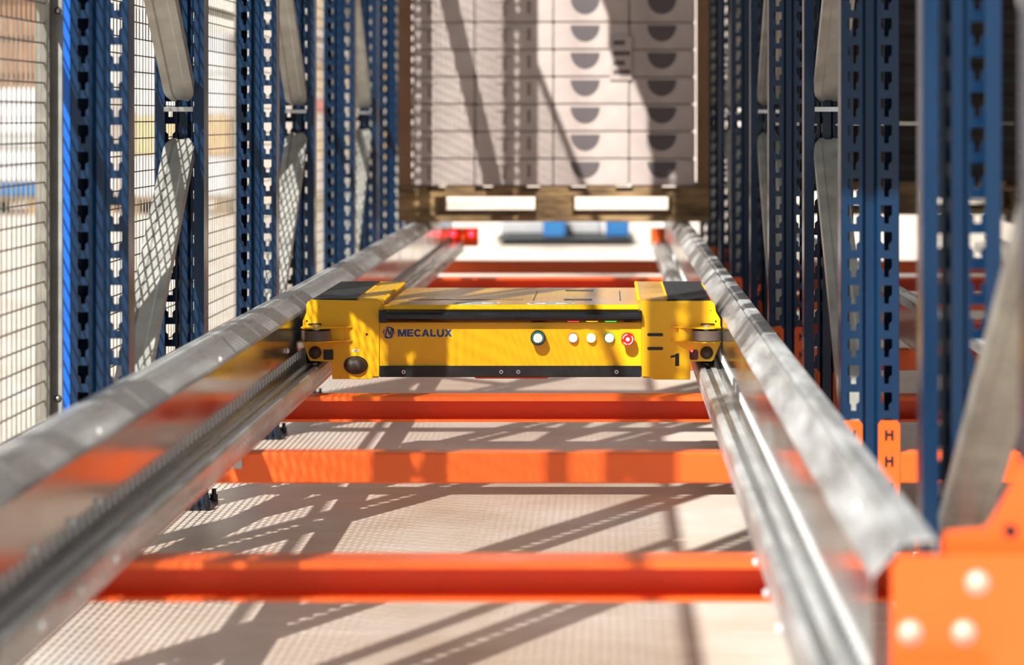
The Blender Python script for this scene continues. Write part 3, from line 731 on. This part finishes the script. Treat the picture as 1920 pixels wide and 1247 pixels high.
# ---------------------------------------------------------------- unseen upper rack level, added to shade the right uprights
UP = 2.72
for src, lab in ((rl, 'upper level rail above the left rail, added unseen under shading loads'), (rr, 'upper level rail above the right rail, added unseen under shading loads'),
                 (rn, 'upper level rail above the next lane, nearer side, added unseen under shading loads'), (rn2, 'upper level rail above the next lane, far side, added unseen under shading loads')):
    c = copy_tree(src, (0, 0, UP)); c['label'] = lab; c['group'] = 'added rails of the unseen upper level'
for i, w in ((2, 'first'), (4, 'second'), (6, 'third'), (8, 'fourth')):
    c = copy_tree(bl[i], (0, 0, UP)); c['label'] = f'{w} upper level cross beam from the camera, added unseen above the lane under shading loads'; c['group'] = 'added upper level cross beams'
def upper(xc, y, label):
    zb = Z(.402)+UP
    p = pallet(xc-.6, xc+.6, y, y+.8, zb, 'upper level pallet under the ' + label, 'added pallets of the unseen upper level')
    o = empty('shading_stack', (xc, y+.4, zb+.138), label, 'pallet load', 'shading loads added on the unseen upper level')
    for k in range(3):
        bm = bmesh.new(); box(bm, xc-.58, xc+.58, y+.01, y+.79, zb+.138+k*.4, zb+.138+k*.4+.395, .015); mk('wrapped_tier', bm, 'carton', o)
for k, y in enumerate((2.9, 3.9, 4.9, 5.9, 6.9, 7.9, 8.9, 9.9, 10.9, 11.9)):
    w = ['first', 'second', 'third', 'fourth', 'fifth', 'sixth', 'seventh', 'eighth', 'ninth', 'tenth'][k]
    upper(-.2165, y, f'{w} carton load added unseen above the lane for shade')
    upper(1.2, max(y, 6.1+k*.0) if k < 3 else y, f'{w} carton load added unseen above the next lane for shade') if k >= 3 else None

# ---------------------------------------------------------------- hall behind
def load(x0, x1, y, z1, m, label, tiers=3, pal=True):
    """pallet load standing on the hall floor: wrapped tiers with rounded edges"""
    r = empty('pallet_load', ((x0+x1)/2, y, 0), label, 'pallet load', 'pallet loads in the hall beyond')
    for k in range(3):
        bm = bmesh.new(); c = x0+.07+(x1-x0-.14)*k/2; box(bm, c-.06, c+.06, y, y+1.0, 0, .12, .004); mk('runner', bm, 'wood', r)
    bm = bmesh.new(); box(bm, x0, x1, y, y+1.0, .12, .145, .003); mk('pallet_deck', bm, 'wood', r)
    h = (z1-.147)/tiers
    for k in range(tiers):
        bm = bmesh.new(); j = random.uniform(-.01, .01); box(bm, x0+.02+j, x1-.02+j, y+.02, y+.98, .147+k*h, .147+(k+1)*h-.006, .02)
        mk('wrapped_tier', bm, m[k % len(m)], r)
    return r
def xat(px, y): return (px-VX)*y/F
y = 25.0
load(xat(-160, y), xat(80, y), y, 1.08, ['bluebin', 'film', 'film', 'plate', 'film', 'film', 'film'], 'white wrapped pallet load with blue bottom layer, through the mesh at the left photo edge', 7)
load(xat(100, y+.4), xat(215, y+.4), y+.4, 1.5, ['film', 'plate'], 'pale grey wrapped pallet load behind the largest left upright', 3)
load(xat(232, y), xat(300, y)+.6, y, 1.55, ['film', 'ochre', 'film', 'film'], 'ochre and white pallet load seen through the mesh between the first left uprights', 4)
load(xat(-180, y+3), xat(140, y+3), y+3, 3.0, ['brown'], 'tall brown carton stack far behind the mesh at the left photo edge', 8)
load(xat(590, y+1), xat(735, y+1), y+1, 2.2, ['carton', 'ochre'], 'pale orange carton load far behind the third left uprights', 7)
bm = bmesh.new(); y_ = 26.0-.003; a = xat(588, y_); box(bm, a, a+.13, y_-.002, y_, .87, 1.0); mk('red_label', bm, 'red', [o for o in COL.objects if o.get('label', '').startswith('pale orange')][0])
def low(x0, x1, y, z0, z1, m, name, label, cat):
    r = empty(name, ((x0+x1)/2, y, z0), label, cat)
    bm = bmesh.new(); box(bm, x0, x1, y, y+.3, z0, z1-.012, .01); mk('bin_body', bm, m, r)
    bm = bmesh.new(); box(bm, x0-.008, x1+.008, y-.008, y+.308, z1-.012, z1, .004); mk('rim', bm, m, r)
y = 19.0
def bx(px0, px1, py, y): return xat(px0, y), xat(px1, y), CAMZ-(py-VY)*y/F
a, b, z = bx(930, 1190, 445, y)
z_p = .05
r = empty('low_platform', ((a+b)/2, y, 0), 'low dark platform on the bright hall floor seen under the far pallet', 'platform')
bm = bmesh.new(); box(bm, a, b, y, y+.9, .03, z_p, .006); mk('platform_top', bm, 'darkgrey', r)
bm = bmesh.new(); box(bm, a+.05, b-.05, y+.05, y+.8, 0, .03); mk('platform_base', bm, 'black', r)
for p0, p1, w in ((1018, 1060, 'middle of'), (1135, 1180, 'right end of')):
    a, b, _ = bx(p0, p1, 440, y); low(a, b, y+.02 if p0 < 1100 else y+.1, z_p+.001, z_p+.13, 'bluebin', 'plastic_bin', f'blue plastic bin on the {w} the low platform beyond the rails', 'bin')

a, b, z = bx(935, 1130, 432, y)
tag(mk('wrapped_block', (lambda bm: (box(bm, a, b, y+.35, y+.85, z_p+.001, .15, .02), bm)[1])(bmesh.new()), 'plate', None, origin=((a+b)/2, y+.6, z_p)), 'grey wrapped load lying on the low platform beyond the rails', 'load')

# dark wall beyond the racks, added to block ambient light from the right
bm = bmesh.new(); box(bm, 3.6, 3.8, -3, 32, 0, 7); tag(mk('wall_right', bm, 'darkgrey'), kind='structure')
